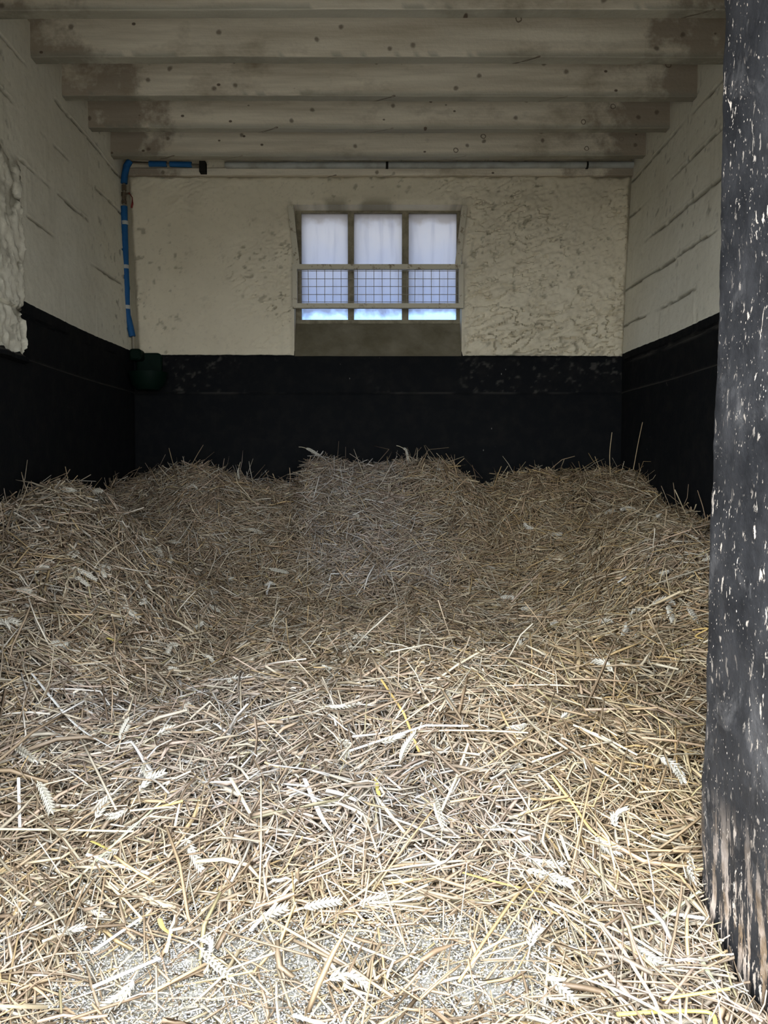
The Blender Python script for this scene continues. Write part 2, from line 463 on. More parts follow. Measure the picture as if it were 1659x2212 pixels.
def side_wall(side):
    ys = lines(YF0, YB, 0.011)
    vs = np.concatenate([np.arange(0, 1.5, 0.05), np.arange(1.5, ZCEIL, 0.008), [ZCEIL]])
    Y, Z = np.meshgrid(ys, vs, indexing='ij')
    sd = 3 if side < 0 else 23
    x0 = XL if side < 0 else XR
    inn = 1.0 if side < 0 else -1.0                 # towards the room
    h = 0.010 * (fbm(Y * 3, Z * 3, sd) - 0.5) + 0.004 * (fbm(Y * 25, Z * 25, sd + 5) - 0.5)
    dirt_shade = np.zeros_like(h)
    for k, zc in enumerate(COURSES):
        wob = 0.007 * (fbm(Y * 7, Y * 0 + k, sd + 40 + k) - 0.5) * 2
        d = np.abs(Z - zc - wob)
        ok = sstep(0.42, 0.56, fbm(Y * 2.3 + 3 * k, Y * 0 + k * 3.1, sd + 60 + k, 3))
        wd = 0.004 + 0.007 * vnoise(Y * 22, Y * 0 + k, sd + 80 + k)
        g = np.clip(1 - d / wd, 0, 1) * ok
        h -= 0.011 * np.clip(g * 2, 0, 1)
        dirt_shade = np.maximum(dirt_shade, np.clip(g * 2.4, 0, 1) * 0.75 * (Z > ZPAINT))
        # lip of paint above the joint, and the upright joints of this course
        h += 0.003 * np.clip(1 - np.abs(Z - zc - wob - 0.012) / 0.008, 0, 1) * ok
        off = 0.225 if k % 2 else 0.0
        yj = (Y - 0.1 - off) / 0.45
        dj = np.abs(yj - np.round(yj)) * 0.45
        inrow = (Z > zc) & (Z < zc + 0.225)
        okv = sstep(0.45, 0.6, vnoise(np.round(yj) * 3.3, Y * 0 + k, sd + 90))
        h += 0.0035 * np.clip(1 - dj / 0.008, 0, 1) * inrow * okv
    # chips and pits
    pit = fbm(Y * 34, Z * 22, sd + 7, 3)
    dens = sstep(0.45, 0.7, fbm(Y * 1.5, Z * 1.5, sd + 9, 3))
    pm = sstep(0.72, 0.80, pit) * dens
    h -= 0.006 * pm; dirt_shade = np.maximum(dirt_shade, 0.6 * pm)
    # paint: 0..1 crossing one half at the edge
    edge = ZPAINT + 0.012 * (side < 0) + 0.004 * (fbm(Y * 30, Z * 0, sd + 11) - 0.5)
    paint = np.clip(0.5 + (edge - Z) * 12, 0, 1)
    # smooth thicker render below the ledge
    led = sstep(ZLEDGE + 0.006, ZLEDGE - 0.010, Z + 0.004 * (fbm(Y * 9, Y * 0, sd + 12) - .5))
    h = h * (1 - 0.6 * led) + 0.024 * led
    dust = np.clip(1 - np.abs(Z - ZLEDGE) / 0.008, 0, 1) * (0.35 + 0.65 * fbm(Y * 20, Z * 3, sd + 14)) * 0.9
    if side > 0:
        dust = np.maximum(dust, 0.6 * np.clip(1 - np.abs(Z - 1.752) / 0.018, 0, 1) * sstep(0.35, 0.6, fbm(Y * 5, Z * 40, 77)) * sstep(5.15, 4.7, Y))
        h -= 0.006 * np.clip(1 - np.abs(Z - 1.757) / 0.008, 0, 1)
    h = h * sstep(YB - 0.0, YB - 0.1, Y)
    if side < 0:
        # lumpy whitewashed pier next to the doorway, standing proud of the blockwork
        top = 2.42 + 0.12 * (fbm(Y * 6, Y * 0, 101) - 0.5)
        lump = fbm(Y * 27, Z * 24, 102, 4)
        m = sstep(3.615, 3.585, Y + 0.05 * (fbm(Z * 12, Z * 0, 103) - 0.5)) * sstep(top + 0.05, top - 0.05, Z) * (Z > ZLEDGE - 0.03)
        h += m * (0.034 + 0.032 * (lump - 0.5))
        hole = sstep(0.56, 0.64, fbm(Y * 22, Z * 17, 104, 4)) * m * (0.35 + 0.65 * sstep(3.40, 3.57, Y))
        h -= hole * 0.014
        dirt_shade = np.maximum(dirt_shade * (1 - m), np.clip(hole, 0, 1) * 0.8)
        dirt_shade = np.maximum(dirt_shade, m * 0.85 * sstep(2.25, 2.40, Z) * sstep(0.45, 0.6, lump))
        paint = np.where(m > 0.5, np.clip(0.5 + (ZLEDGE + 0.01 + 0.03 * (lump - .5) - Z) * 12, 0, 1), paint)
    # corner leans in a little towards the bottom
    lean = 0.045 * np.clip((2.9 - Z) / 1.1, 0, 1) * sstep(4.3, YB, Y)
    X = x0 + inn * (h + lean)
    P = np.stack([X, Y, Z], -1)
    if side > 0: P = P[::-1]; ys_ = ys[::-1]
    else: ys_ = ys
    att = {'dirt_shade': dirt_shade, 'paint': paint, 'dust': dust}
    if side > 0: att = {k: a[::-1] for k, a in att.items()}
    grid(ys_, vs, P, (-inn, 0, 0), 0.2, 'wall_left' if side < 0 else 'wall_right', m_wall, att)

side_wall(-1)
side_wall(1)

HX0, HX1, HZ0, HZ1 = -0.488, 0.573, 1.80, 2.745
def back_wall():
    us = lines(XL - 0.02, XR + 0.02, 0.0085, (HX0, HX1))
    vs = np.concatenate([np.arange(0, 1.5, 0.05), lines(1.5, ZCEIL, 0.0075, (HZ0, HZ1))])
    X, Z = np.meshgrid(us, vs, indexing='ij')
    h = 0.022 * (fbm(X * 3.2, Z * 3.2, 201, 3) - 0.5)
    # trowelled drags: stretched and slanted ridges, broken edges facing down
    a = X * 0.93 + Z * 0.36; b = -X * 0.36 + Z * 0.93
    dr = fbm(a * 6, b * 17, 205, 4)
    amt = sstep(0.32, 0.62, fbm(X * 1.7, Z * 1.7, 209, 3)) * 0.8 + 0.25
    t = dr * 5.0; saw = (t - np.floor(t))
    rt = 0.8 + 1.0 * sstep(0.2, 0.8, X) + 0.5 * sstep(2.5, 2.0, Z)
    h += rt * amt * 0.011 * (saw * sstep(1.0, 0.85, saw))
    h += 0.012 * rt * (fbm(X * 22, Z * 22, 211, 4) - 0.5)
    crack = sstep(0.90, 0.985, saw) * amt * sstep(0.5, 0.66, fbm(X * 7, Z * 7, 214, 3))
    pit = sstep(0.70, 0.78, fbm(X * 30, Z * 34, 216, 3)) * sstep(0.42, 0.6, fbm(X * 2.1, Z * 2.1, 217, 2))
    h -= 0.006 * crack + 0.006 * pit
    dirt_shade = np.clip(0.55 * crack + 0.45 * pit, 0, 0.8)
    # the render stops short of the corners and of the timber plate
    eL = sstep(XL + 0.025, XL + 0.048, X - 0.048 * np.clip((2.9 - Z) / 1.1, 0, 1) + 0.014 * (fbm(Z * 14, Z * 0, 219) - 0.5))
    eR = sstep(XR - 0.004, XR - 0.03, X + 0.03 * np.clip((2.9 - Z) / 1.1, 0, 1) + 0.014 * (fbm(Z * 14, Z * 0, 220) - 0.5))
    eT = sstep(2.925, 2.900, Z + 0.03 * (fbm(X * 14, X * 0, 221) - 0.5))
    ren = eL * eR * eT
    edge = ZPAINT - 0.004 - 0.010 * (X + 1.5) / 3.1 + 0.005 * (fbm(X * 25, X * 0, 223) - 0.5)
    low = sstep(edge + 0.006, edge - 0.012, Z)
    h = h * ren + 0.014 * ren
    h = h * (1 - low) + (0.003 * (fbm(X * 20, Z * 20, 224) - 0.5) + 0.004) * low
    dirt_shade = np.maximum(dirt_shade, (1 - ren) * 0.62 * (Z < 2.97))
    led = sstep(ZLEDGE + 0.004, ZLEDGE - 0.010, Z)
    h += 0.012 * led
    # plaster rounds into the window opening
    near = np.maximum(np.maximum(HX0 - X, X - HX1), np.maximum(HZ0 - Z, Z - HZ1))
    h *= sstep(0.0, 0.03, near)
    dirt_shade = np.maximum(dirt_shade, 0.55 * sstep(0.06, 0.0, near) * (Z > 2.6) * sstep(0.35, 0.6, fbm(X * 9, Z * 9, 226)))  # shade of the recess soffit painted in around the opening's top
    paint = np.clip(0.5 + (edge - Z) * 12, 0, 1)
    paint = np.where((X > HX0 - 0.001) & (X < HX1 + 0.001), np.clip(0.5 + (edge + 0.03 - Z) * 12, 0, 1), paint)
    dust = np.clip(1 - np.abs(Z - ZLEDGE) / 0.006, 0, 1) * sstep(0.45, 0.7, fbm(X * 5, Z * 3, 227)) * 0.55
    dust = np.maximum(dust, 0.45 * sstep(0.62, 0.8, fbm(X * 30, Z * 36, 228, 4)) * (Z > ZLEDGE) * sstep(0.5, 0.7, fbm(X * 2.2, Z * 3, 229, 2)))
    Y = YB - h
    P = np.stack([X, Y, Z], -1)
    # hole spans HZ0..HZ1
    grid(us, vs, P, (0, 1, 0), 0.20, 'wall_back', m_back, {'dirt_shade': dirt_shade, 'paint': paint, 'dust': dust}, (HX0, HX1, HZ0, HZ1))
back_wall()

# front wall: right jamb (seen), left jamb and lintel
def front_wall():
    # right pier: outline in plan, walked from the yard face round the jamb to the room face
    path = [(2.4, YF0), (1.2, YF0)]
    path += [(JR + 0.10, YF0), (JR + 0.03, YF0 + 0.01), (JR + 0.008, YF0 + 0.03)]
    path += [(JR, y) for y in np.arange(YF0 + 0.06, YF1 - 0.035, 0.009)]
    path += [(JR + 0.002, YF1 - 0.028), (JR + 0.008, YF1 - 0.014), (JR + 0.020, YF1 - 0.005), (JR + 0.036, YF1), (JR + 0.1, YF1), (XR + 0.05, YF1)]
    pa = np.array(path)
    zs = np.concatenate([np.arange(0, 2.2, 0.009), [2.2]])
    s = np.concatenate([[0], np.cumsum(np.linalg.norm(np.diff(pa, axis=0), axis=1))])
    S, Z = np.meshgrid(s, zs, indexing='ij')
    h = 0.018 * (fbm(S * 2.5, Z * 2.0, 301, 3) - 0.5) + 0.010 * (fbm(S * 13, Z * 11, 305, 4) - 0.5) + 0.003 * (fbm(S * 60, Z * 45, 309, 3) - 0.5)
    lean = 0.010 * np.clip((Z - 0.6) / 1.4, 0, 1) + 0.010 * np.clip((Z - 0.5) / 0.7, 0, 1) * (Z < 3)
    lean = np.interp(Z, [0, 0.05, 0.36, 0.57, 0.95, 1.4, 2.2], [0.004, -0.002, -0.006, -0.002, 0.002, 0.012, 0.010])
    body = np.interp(pa[:, 0], [JR + 0.1, XR], [1, 0])[:, None]
    X = pa[:, 0][:, None] + lean * body - h * body
    Y = pa[:, 1][:, None] + 0 * Z
    P = np.stack([X, Y, Z], -1)
    nu, nv = P.shape[:2]
    idx = np.arange(nu * nv).reshape(nu, nv)
    q = np.stack([idx[:-1, :-1], idx[:-1, 1:], idx[1:, 1:], idx[1:, :-1]], -1).reshape(-1, 4)
    V = P.reshape(-1, 3)
    mb = MB()
    mb.box(-2.2, JL, YF0, YF1, 0, 2.2)
    mb.box(-2.2, 2.4, YF0, YF1, 2.2, ZCEIL + 0.1)
    V2 = np.concatenate([V, np.array(mb.v)])
    F2 = np.concatenate([q, np.array(mb.f) + len(V)])
    o = link('wall_front', V2, F2, m_jamb, sharp=0.8)
    o['kind'] = 'structure'
front_wall()

# ------------------------------------------------------------------ window in the back wall
YW = 5.31
win = empty('window_1', (0.04, YW, 2.04)); tag(win, kind='structure')
f = MB()
f.box(-0.488, 0.573, YW - 0.012, YW + 0.05, 2.734, 2.79)
f.box(-0.488, 0.573, YW - 0.012, YW + 0.05, 2.027, 2.051)
for a, b in ((-0.488, -0.452), (-0.151, -0.112), (0.199, 0.241), (0.552, 0.588)):
    f.box(a, b, YW - 0.010, YW + 0.05, 2.05, 2.745)
f.build('window_frame', m_wframe, win, smooth=False)
for a, b in ((-0.456, -0.148), (-0.115, 0.202), (0.238, 0.556)):
    MB().box(a, b, YW + 0.018, YW + 0.022, 2.045, 2.74).build('pane', m_glass, win, smooth=False)
# steep rendered sill, with its own lumps
us = np.linspace(HX0 + 0.0, HX1 - 0.0, 90); vs = np.linspace(0, 1, 30)
U, V = np.meshgrid(us, vs, indexing='ij')
hh = 0.010 * (fbm(U * 8, V * 2.4, 401) - 0.5) + 0.004 * (fbm(U * 40, V * 12, 402) - 0.5)
P = np.stack([U, YB + 0.004 + V * (YW - YB - 0.006) - hh, 1.800 + V * 0.230 + hh], -1)
idx = np.arange(90 * 30).reshape(90, 30)
q = np.stack([idx[:-1, :-1], idx[1:, :-1], idx[1:, 1:], idx[:-1, 1:]], -1).reshape(-1, 4)
nb = 90 * 30
Vv = np.concatenate([P.reshape(-1, 3), [[HX0, YW + .02, 1.80], [HX1, YW + .02, 1.80], [HX0, YW + .02, 2.03], [HX1, YW + .02, 2.03]]])
q = np.concatenate([q, [[nb, nb + 2, nb + 3, nb + 1], [idx[0, 0], idx[0, 29], nb + 2, nb], [idx[-1, 29], idx[-1, 0], nb + 1, nb + 3], [idx[-1, 0], idx[0, 0], nb, nb + 1]]])
link('window_sill', Vv, q, m_sill, win)
MB().box(HX0, HX1, YW - 0.004, YW + 0.03, 2.0, 2.027).build('sill_bead', m_wframe, win, smooth=False)

# mesh guard across the lower half of the window
g = tag(empty('window_guard', (0.04, 5.13, 2.09)), 'cream metal window guard with square wire mesh and two slanting side arms', 'window guard')
gf = MB(); y0, y1 = 5.115, 5.145
gf.box(-0.492, 0.576, y0, y1, 2.330, 2.360); gf.box(-0.492, 0.576, y0, y1, 2.090, 2.119)
gf.box(-0.492, -0.463, y0, y1, 2.119, 2.330); gf.box(0.547, 0.576, y0, y1, 2.119, 2.330)
gf.build('guard_frame', m_guard, g, smooth=False)
gw = MB()
k = -0.445
while k < 0.545:
    gw.tube([(k + random.uniform(-.0012, .0012), 5.132, 2.112), (k, 5.130, 2.22), (k + random.uniform(-.0012, .0012), 5.132, 2.338)], 0.0019, 6); k += 0.0513
for z in (2.131, 2.177, 2.226, 2.274, 2.322):
    gw.tube([(-0.470, 5.135, z), (0.04, 5.134, z + random.uniform(-.001, .001)), (0.553, 5.135, z)], 0.0019, 6)
gw.build('wire_mesh', m_wire, g)
def arm(xa, xb, flip):
    m_ = MB(); b = 0; w = 0.034
    pts = [(xa, 2.722), (xb, 2.345)]
    for yy in (5.122, 5.136):
        for (x, z) in pts:
            m_.v += [(x, yy, z), (x + w * flip, yy, z)]
    m_.f += [(0, 2, 3, 1), (4, 5, 7, 6), (0, 1, 5, 4), (2, 6, 7, 3), (0, 4, 6, 2), (1, 3, 7, 5)]
    m_.build('side_arm', m_guard, g, smooth=False)
arm(-0.520, -0.480, 1)
arm(0.598, 0.556, -1)

# ------------------------------------------------------------------ ceiling joists
def joist(yfar, w, z0, label, x0=XL - 0.05, x1=XR + 0.05, seed=0):
    xs = np.linspace(x0, x1, 150)
    y0, y1, z1 = yfar - w, yfar, ZCEIL + 0.004
    b = 0.004
    prof = [(y0, z1)] + [(y0, z) for z in np.linspace(z1 - 0.03, z0 + b, 8)] + [(y0 + b, z0)] + [(y, z0) for y in np.linspace(y0 + b + .01, y1 - b - .01, 3)] + [(y1 - b, z0), (y1, z0 + b), (y1, z1)]
    pr = np.array(prof); n = len(pr)
    X, J = np.meshgrid(xs, np.arange(n), indexing='ij')
    Y = pr[J, 0].copy(); Z = pr[J, 1].copy()
    sag = 0.003 * np.sin(X * 1.3 + seed)
    Y += 0.003 * (fbm(X * 3, Z * 20, 500 + seed, 3) - .5) * 2 + 0.0015 * (fbm(X * 14, Z * 60 + Y * 40, 510 + seed) - .5)
    low = (Z < z1 - 0.01)
    Z += low * (sag + 0.003 * (fbm(X * 5, X * 0 + seed, 520) - .5) + 0.002 * (vnoise(X * 25, Y * 60, 530 + seed) - .5))
    idx = np.arange(len(xs) * n).reshape(len(xs), n)
    jn = np.roll(np.arange(n), -1)
    q = np.stack([idx[:-1], idx[:-1][:, jn], idx[1:][:, jn], idx[1:]], -1).reshape(-1, 4)
    o = link('ceiling_joist', np.stack([X, Y, Z], -1).reshape(-1, 3), q, m_joist, sharp=0.7, attrs={'soffit_shade': ('FLOAT', (Z < z0 + 0.006).astype(float).reshape(-1))})
    o.data.transform(__import__('mathutils').Matrix.Translation((0.37 * seed, 0, 0)).inverted())
    o.location.x = 0.37 * seed * 0
    o.data.transform(__import__('mathutils').Matrix.Translation((0.37 * seed, 0, 0)))
    tag(o, label, 'joist', 'whitewashed joists under the ceiling')
    return o
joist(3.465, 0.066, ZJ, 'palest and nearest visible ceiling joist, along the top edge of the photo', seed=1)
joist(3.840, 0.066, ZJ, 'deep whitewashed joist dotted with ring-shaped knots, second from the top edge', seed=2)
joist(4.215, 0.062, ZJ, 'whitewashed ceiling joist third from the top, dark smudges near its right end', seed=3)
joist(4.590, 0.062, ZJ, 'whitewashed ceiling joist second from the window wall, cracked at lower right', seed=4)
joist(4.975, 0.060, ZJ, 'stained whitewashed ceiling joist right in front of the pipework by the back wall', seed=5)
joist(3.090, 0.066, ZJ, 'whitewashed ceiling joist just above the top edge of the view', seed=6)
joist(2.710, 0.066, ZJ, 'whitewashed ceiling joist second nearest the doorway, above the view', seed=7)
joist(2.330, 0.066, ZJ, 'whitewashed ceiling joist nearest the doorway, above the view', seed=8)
pl = MB().box(XL - 0.03, XR + 0.03, 5.145, 5.20, 2.915, 2.962, 0.005).build('wall_plate', m_joist)
tag(pl, 'thin grimy timber plate running along the top of the back wall', 'beam')

# ------------------------------------------------------------------ pipework along the top of the back wall
def at(px, py, d):
    u = (px - 802) / 1750; v = (1106 - py) / 1750
    c, s = math.cos(PITCH), math.sin(PITCH)
    dx, dy, dz = u, c + v * s, -s + v * c
    return (dx / dy * d, d, dz / dy * d + 1.05)

cd = tag(empty('conduit', at(485, 358, 5.12)), 'long pale horizontal conduit under the last joist above the window', 'conduit')
A, B, C_ = at(486, 357, 5.13), at(836, 357, 5.13), at(1368, 356, 5.13)
MB().tube([A, (A[0] + .01, A[1], A[2]), (B[0] - .006, B[1], B[2])], [0.017, 0.020, 0.020], 14).build('tube', m_conduit, cd)
MB().tube([(B[0] + .006, B[1], B[2]), (C_[0], C_[1], C_[2])], 0.020, 14).build('tube', m_conduit, cd)
MB().tube([(B[0] - .008, B[1], B[2]), (B[0] + .008, B[1], B[2])], 0.0215, 14).build('joint', m_dark, cd)
for px in (1268,):
    a_ = at(px, 357, 5.13)
    MB().tube([(a_[0] - .006, a_[1], a_[2]), (a_[0] + .006, a_[1], a_[2])], 0.0225, 14).build('clip', m_dark, cd)
wp = tag(empty('water_pipe', at(290, 745, 5.09)), 'blue insulated water pipe down the left back corner to the drinker', 'pipe')
core = [at(288, 757, 5.09), at(287, 728, 5.09), at(272, 636, 5.09), at(270, 560, 5.09), at(268, 443, 5.09), at(268, 395, 5.09), at(270, 362, 5.09), at(284, 351, 5.10), at(320, 353, 5.10), at(435, 357, 5.10)]
MB().tube(core, 0.0085, 10).build('copper_pipe', m_metal, wp)
def ins(pts, r=0.0205): MB().tube(pts, r, 14).build('insulation', m_blue, wp)
ins([at(268, 446, 5.085), at(269, 500, 5.085), at(271, 575, 5.085)])
ins([at(271, 579, 5.085), at(273, 625, 5.085), at(273.5, 663, 5.085)])
ins([at(274, 665, 5.085), at(275, 680, 5.085), at(280, 700, 5.085), at(286, 727, 5.085)])
ins([at(268, 396, 5.085), at(269, 380, 5.085), at(273, 360, 5.085), at(280, 348, 5.09)])
ins([at(322, 354, 5.10), at(360, 354.5, 5.10)], 0.017)
ins([at(367, 354.5, 5.10), at(414, 355.5, 5.10)], 0.017)
for (x, y) in ((270, 482), (271, 577), (274, 664)):
    MB().tube([at(x - 0.4, y - 4, 5.085), at(x, y + 4, 5.085)], 0.0222, 14).build('tape_band', m_tape, wp)
vb = MB()
vb.tube([at(268, 440, 5.09), at(268, 434, 5.09)], 0.016, 6); vb.tube([at(268, 432, 5.09), at(268, 424, 5.09)], 0.013, 10)
vb.tube([at(268, 424, 5.09), at(268, 416, 5.09)], 0.018, 6); vb.tube([at(268, 412, 5.09), at(268, 400, 5.09)], 0.014, 8)
vb.tube([at(268, 420, 5.09), at(279, 418, 5.06)], 0.007, 8)
valve = vb.build('stop_valve', m_brass, wp)
lv = MB().tube([at(279, 417, 5.055), at(286, 427, 5.05), at(286, 440, 5.05), at(284, 449, 5.05)], [0.005, 0.006, 0.007, 0.006], 8, 0.5)
lv.build('lever', m_red, valve)
br = MB(); p_ = at(440, 362, 5.12); br.box(p_[0] - .022, p_[0] + .016, 5.09, 5.14, p_[2] - .035, p_[2] + .03)
br.build('bracket', m_dark, wp, smooth=False)

# automatic drinker bowl in the corner
dk = tag(empty('water_drinker', (-1.38, 5.16, 1.62)), 'dark green plastic drinking bowl in the left back corner under blue pipe', 'drinker')
def rounded(cx, cz, w, hgt, r, n=6):
    out = []
    for sx, sz, a0 in ((1, 1, 0), (-1, 1, 90), (-1, -1, 180), (1, -1, 270)):
        for i in range(n + 1):
            a = math.radians(a0 + 90 * i / n)
            out.append((cx + sx * (w / 2 - r) + r * math.cos(a), cz + sz * (hgt / 2 - r) + r * math.sin(a)))
    return out
def extr(loops_y):      # stack of outlines -> closed mesh
    mb = MB(); n = len(loops_y[0][1])
    for y, lp in loops_y:
        for x, z in lp: mb.v.append((x, y, z))
    for i in range(len(loops_y) - 1):
        for k in range(n):
            k2 = (k + 1) % n
            mb.f.append((i * n + k, i * n + k2, (i + 1) * n + k2, (i + 1) * n + k))
    mb.f.append(tuple(reversed(range(n)))); mb.f.append(tuple((len(loops_y) - 1) * n + k for k in range(n)))
    return mb
bp = extr([(5.165, rounded(-1.40, 1.715, 0.16, 0.20, 0.03)), (5.145, rounded(-1.40, 1.715, 0.16, 0.20, 0.03)), (5.138, rounded(-1.40, 1.715, 0.145, 0.185, 0.03))])
bp.build('back_plate', m_green, dk)
# bowl as a lathe-like oval, open at the top
bw = MB(); nseg = 28
prof = [(0.02, -0.10), (0.07, -0.095), (0.10, -0.06), (0.118, 0.0), (0.122, 0.012), (0.114, 0.012), (0.108, 0.0), (0.09, -0.05), (0.06, -0.078), (0.004, -0.082)]
for r, z in prof:
    for k in range(nseg):
        a = 2 * math.pi * k / nseg
        bw.v.append((-1.375 + r * 1.0 * math.cos(a), 5.025 + r * 0.95 * math.sin(a), 1.665 + z))
for i in range(len(prof) - 1):
    for k in range(nseg):
        k2 = (k + 1) % nseg
        bw.f.append((i * nseg + k, i * nseg + k2, (i + 1) * nseg + k2, (i + 1) * nseg + k))
bw.f.append(tuple(reversed(range(nseg)))); bw.f.append(tuple((len(prof) - 1) * nseg + k for k in range(nseg)))
bw.build('bowl', m_green, dk)
vc = extr([(5.14, rounded(-1.465, 1.795, 0.075, 0.07, 0.02)), (5.07, rounded(-1.465, 1.795, 0.075, 0.07, 0.02)), (5.06, rounded(-1.465, 1.795, 0.055, 0.05, 0.02))])
vc.build('valve_cover', m_green, dk)

# ------------------------------------------------------------------ straw bedding
crest_px = [(-200, 1060), (150, 1072), (210, 1058), (280, 1036), (400, 1020), (480, 1030), (560, 1040), (640, 1052), (668, 1008), (700, 1000), (780, 1010), (860, 998), (960, 1012), (1010, 1040), (1050, 1066), (1090, 1045), (1130, 1032), (1230, 1032), (1320, 1018), (1400, 1040), (1455, 1085), (1500, 1130), (1560, 1150)]
CX = np.array([at(p[0], p[1], 4.72)[0] for p in crest_px])
CZ = np.array([at(p[0], p[1], 4.72)[2] for p in crest_px]) - 0.022

def bed(x, y):
    x = np.asarray(x, float); y = np.asarray(y, float)
    b = np.interp(y, [0.6, 1.2, 1.5, 1.75, 2.1, 2.6, 3.0, 3.5, 4.0, 5.2], [0.0, 0.01, 0.035, 0.10, 0.225, 0.315, 0.345, 0.365, 0.40, 0.46])
    hc = np.interp(x, CX, CZ)
    db = YB - y
    kb = sstep(1.28, 0.38, db + 0.12 * (fbm(x * 2.2, x * 0, 601) - .5) * 2)
    back = b + (hc - b) * kb
    hl = np.interp(y, [1.7, 2.1, 2.6, 3.1, 3.4, 3.9, 4.25, 5.2], [0.05, 0.22, 0.55, 0.88, 0.94, 0.96, 0.80, 0.84])
    kl = sstep(1.02, 0.12, (x - XL) + 0.10 * (fbm(y * 2.2, y * 0, 602) - .5) * 2)
    left = b + np.maximum(hl - b, 0) * kl
    hr = np.interp(y, [1.9, 2.3, 2.7, 3.1, 3.6, 4.0, 4.4, 5.2], [0.10, 0.28, 0.50, 0.66, 0.78, 0.83, 0.84, 0.7])
    kr = sstep(1.10, 0.20, (XR - x) + 0.10 * (fbm(y * 2.2, y * 0, 603) - .5) * 2)
    right = b + np.maximum(hr - b, 0) * kr
    m = np.stack([back, left, right])
    p = 9.0
    h = (np.sum(m ** p, 0) - 2 * b ** p) ** (1 / p)
    h = np.where(np.isfinite(h), h, b)
    h = np.maximum(h, b * 0.98)
    h += 0.12 * np.exp(-((x - 0.30) / 0.55) ** 2 - ((y - 2.50) / 0.26) ** 2)
    h += 0.06 * np.exp(-((x - 0.62) / 0.30) ** 2 - ((y - 2.05) / 0.25) ** 2)
    h += 0.05 * np.exp(-((x + 0.75) / 0.45) ** 2 - ((y - 2.25) / 0.25) ** 2)
    h -= 0.10 * np.exp(-((x - 0.98) / 0.20) ** 2 - ((y - 2.50) / 0.16) ** 2)
    h -= 0.05 * np.exp(-((x - 0.60) / 0.12) ** 2 - ((y - 1.80) / 0.35) ** 2)
    k = sstep(1.35, 2.1, y)
    h += k * (0.125 * (fbm(x * 3.1, y * 3.1, 605, 3) - 0.5) + 0.045 * (fbm(x * 9, y * 9, 606, 2) - 0.5))
    return np.maximum(h, 0.0)

def normals(x, y):
    e = 0.02
    gx = (bed(x + e, y) - bed(x - e, y)) / (2 * e); gy = (bed(x, y + e) - bed(x, y - e)) / (2 * e)
    n = np.stack([-gx, -gy, np.ones_like(gx)], -1)
    return n / np.linalg.norm(n, axis=-1, keepdims=True)

def inside(C):
    """keep straw inside the walls and off the jamb"""
    C[..., 1] = np.minimum(C[..., 1], YB - 0.035)
    fr = C[..., 1] < YF1 + 0.02
    C[..., 0] = np.clip(C[..., 0], XL + 0.05, np.where(fr, JR - 0.022, XR - 0.05))
    C[..., 2] = np.maximum(C[..., 2], 0.006)
    return C

PAL = np.array([[.82, .76, .63], [.76, .60, .36], [.56, .44, .32], [.30, .225, .165], [.80, .80, .77], [.70, .56, .47], [.55, .51, .33], [.92, .90, .85], [.44, .36, .28], [.78, .70, .54], [.60, .52, .44]])
PW = np.array([.15, .06, .15, .12, .09, .10, .02, .06, .11, .07, .10]); PW = PW / PW.sum()

def strands(P, T, N, L, W, TH, spread, twist, taper, tint):
    n = len(P); K = 4
    t = np.array([0, .34, .68, 1.0])
    S = np.cross(N, T)
    C = P[:, None] + T[:, None] * ((t - .5)[None, :, None] * L[:, None, None])
    # gentle bow and, for some, a sharp kink
    bow = rng.normal(0, 1, n) * spread * L
    C += S[:, None] * (bow[:, None] * (1 - (2 * t - 1) ** 2)[None])[..., None]
    kink = rng.random(n) < 0.28
    a = rng.normal(0, 0.22, n) * L * kink
    w1 = np.where(rng.random(n)[:, None] < .5, np.array([0, 1, .2, -.6])[None], np.array([-.6, .2, 1, 0])[None])
    C += S[:, None] * (a[:, None] * w1)[..., None]
    vb_ = rng.normal(0, 0.05, n) * L
    C += N[:, None] * (vb_[:, None] * (1 - (2 * t - 1) ** 2)[None])[..., None]
    C = inside(C)
    tw = rng.random(n)[:, None] * 6.28 + twist[:, None] * t[None]
    cs, sn = np.cos(tw)[..., None], np.sin(tw)[..., None]
    av = cs * S[:, None] + sn * N[:, None]; bv = -sn * S[:, None] + cs * N[:, None]
    wk = np.where(taper[:, None], np.array([.75, 1, .8, .12])[None], np.array([1, 1, .97, .93])[None])
    aw = av * (W[:, None] * wk / 2)[..., None]; bw_ = bv * (TH[:, None] * wk / 2)[..., None]
    V = np.stack([C + aw, C + bw_, C - aw, C - bw_], 2).reshape(-1, 3)
    base = np.arange(n)[:, None] * 16
    fs = []
    for k in range(3):
        for j in range(4):
            j2 = (j + 1) % 4
            fs.append([k * 4 + j, k * 4 + j2, k * 4 + 4 + j2, k * 4 + 4 + j])
    fs.append([3, 2, 1, 0]); fs.append([12, 13, 14, 15])
    F = (base[:, :, None] + np.array(fs)[None]).reshape(-1, 4)
    col = np.repeat(np.concatenate([tint, np.ones((n, 1))], 1), 16, axis=0)
    return V, F, col

def scatter(n, ylo, yhi, power):
    y = ylo + (yhi - ylo) * rng.random(n) ** power
    x = XL + (XR - XL) * rng.random(n)
    out = (y < YF1 + 0.02) & ((x > JR - 0.01) | (x < JL + 0.02))
    x = np.where(out, JL + 0.05 + (JR - JL - 0.08) * rng.random(n), x)
    return x, y

def chaff_zone(x, y):
    return sstep(0.36, 0.54, fbm(x * 4.5, y * 4.5, 670, 3)) * sstep(1.90, 1.64, y + 0.10 * np.abs(x + 0.1)) * sstep(0.62, 0.42, x)

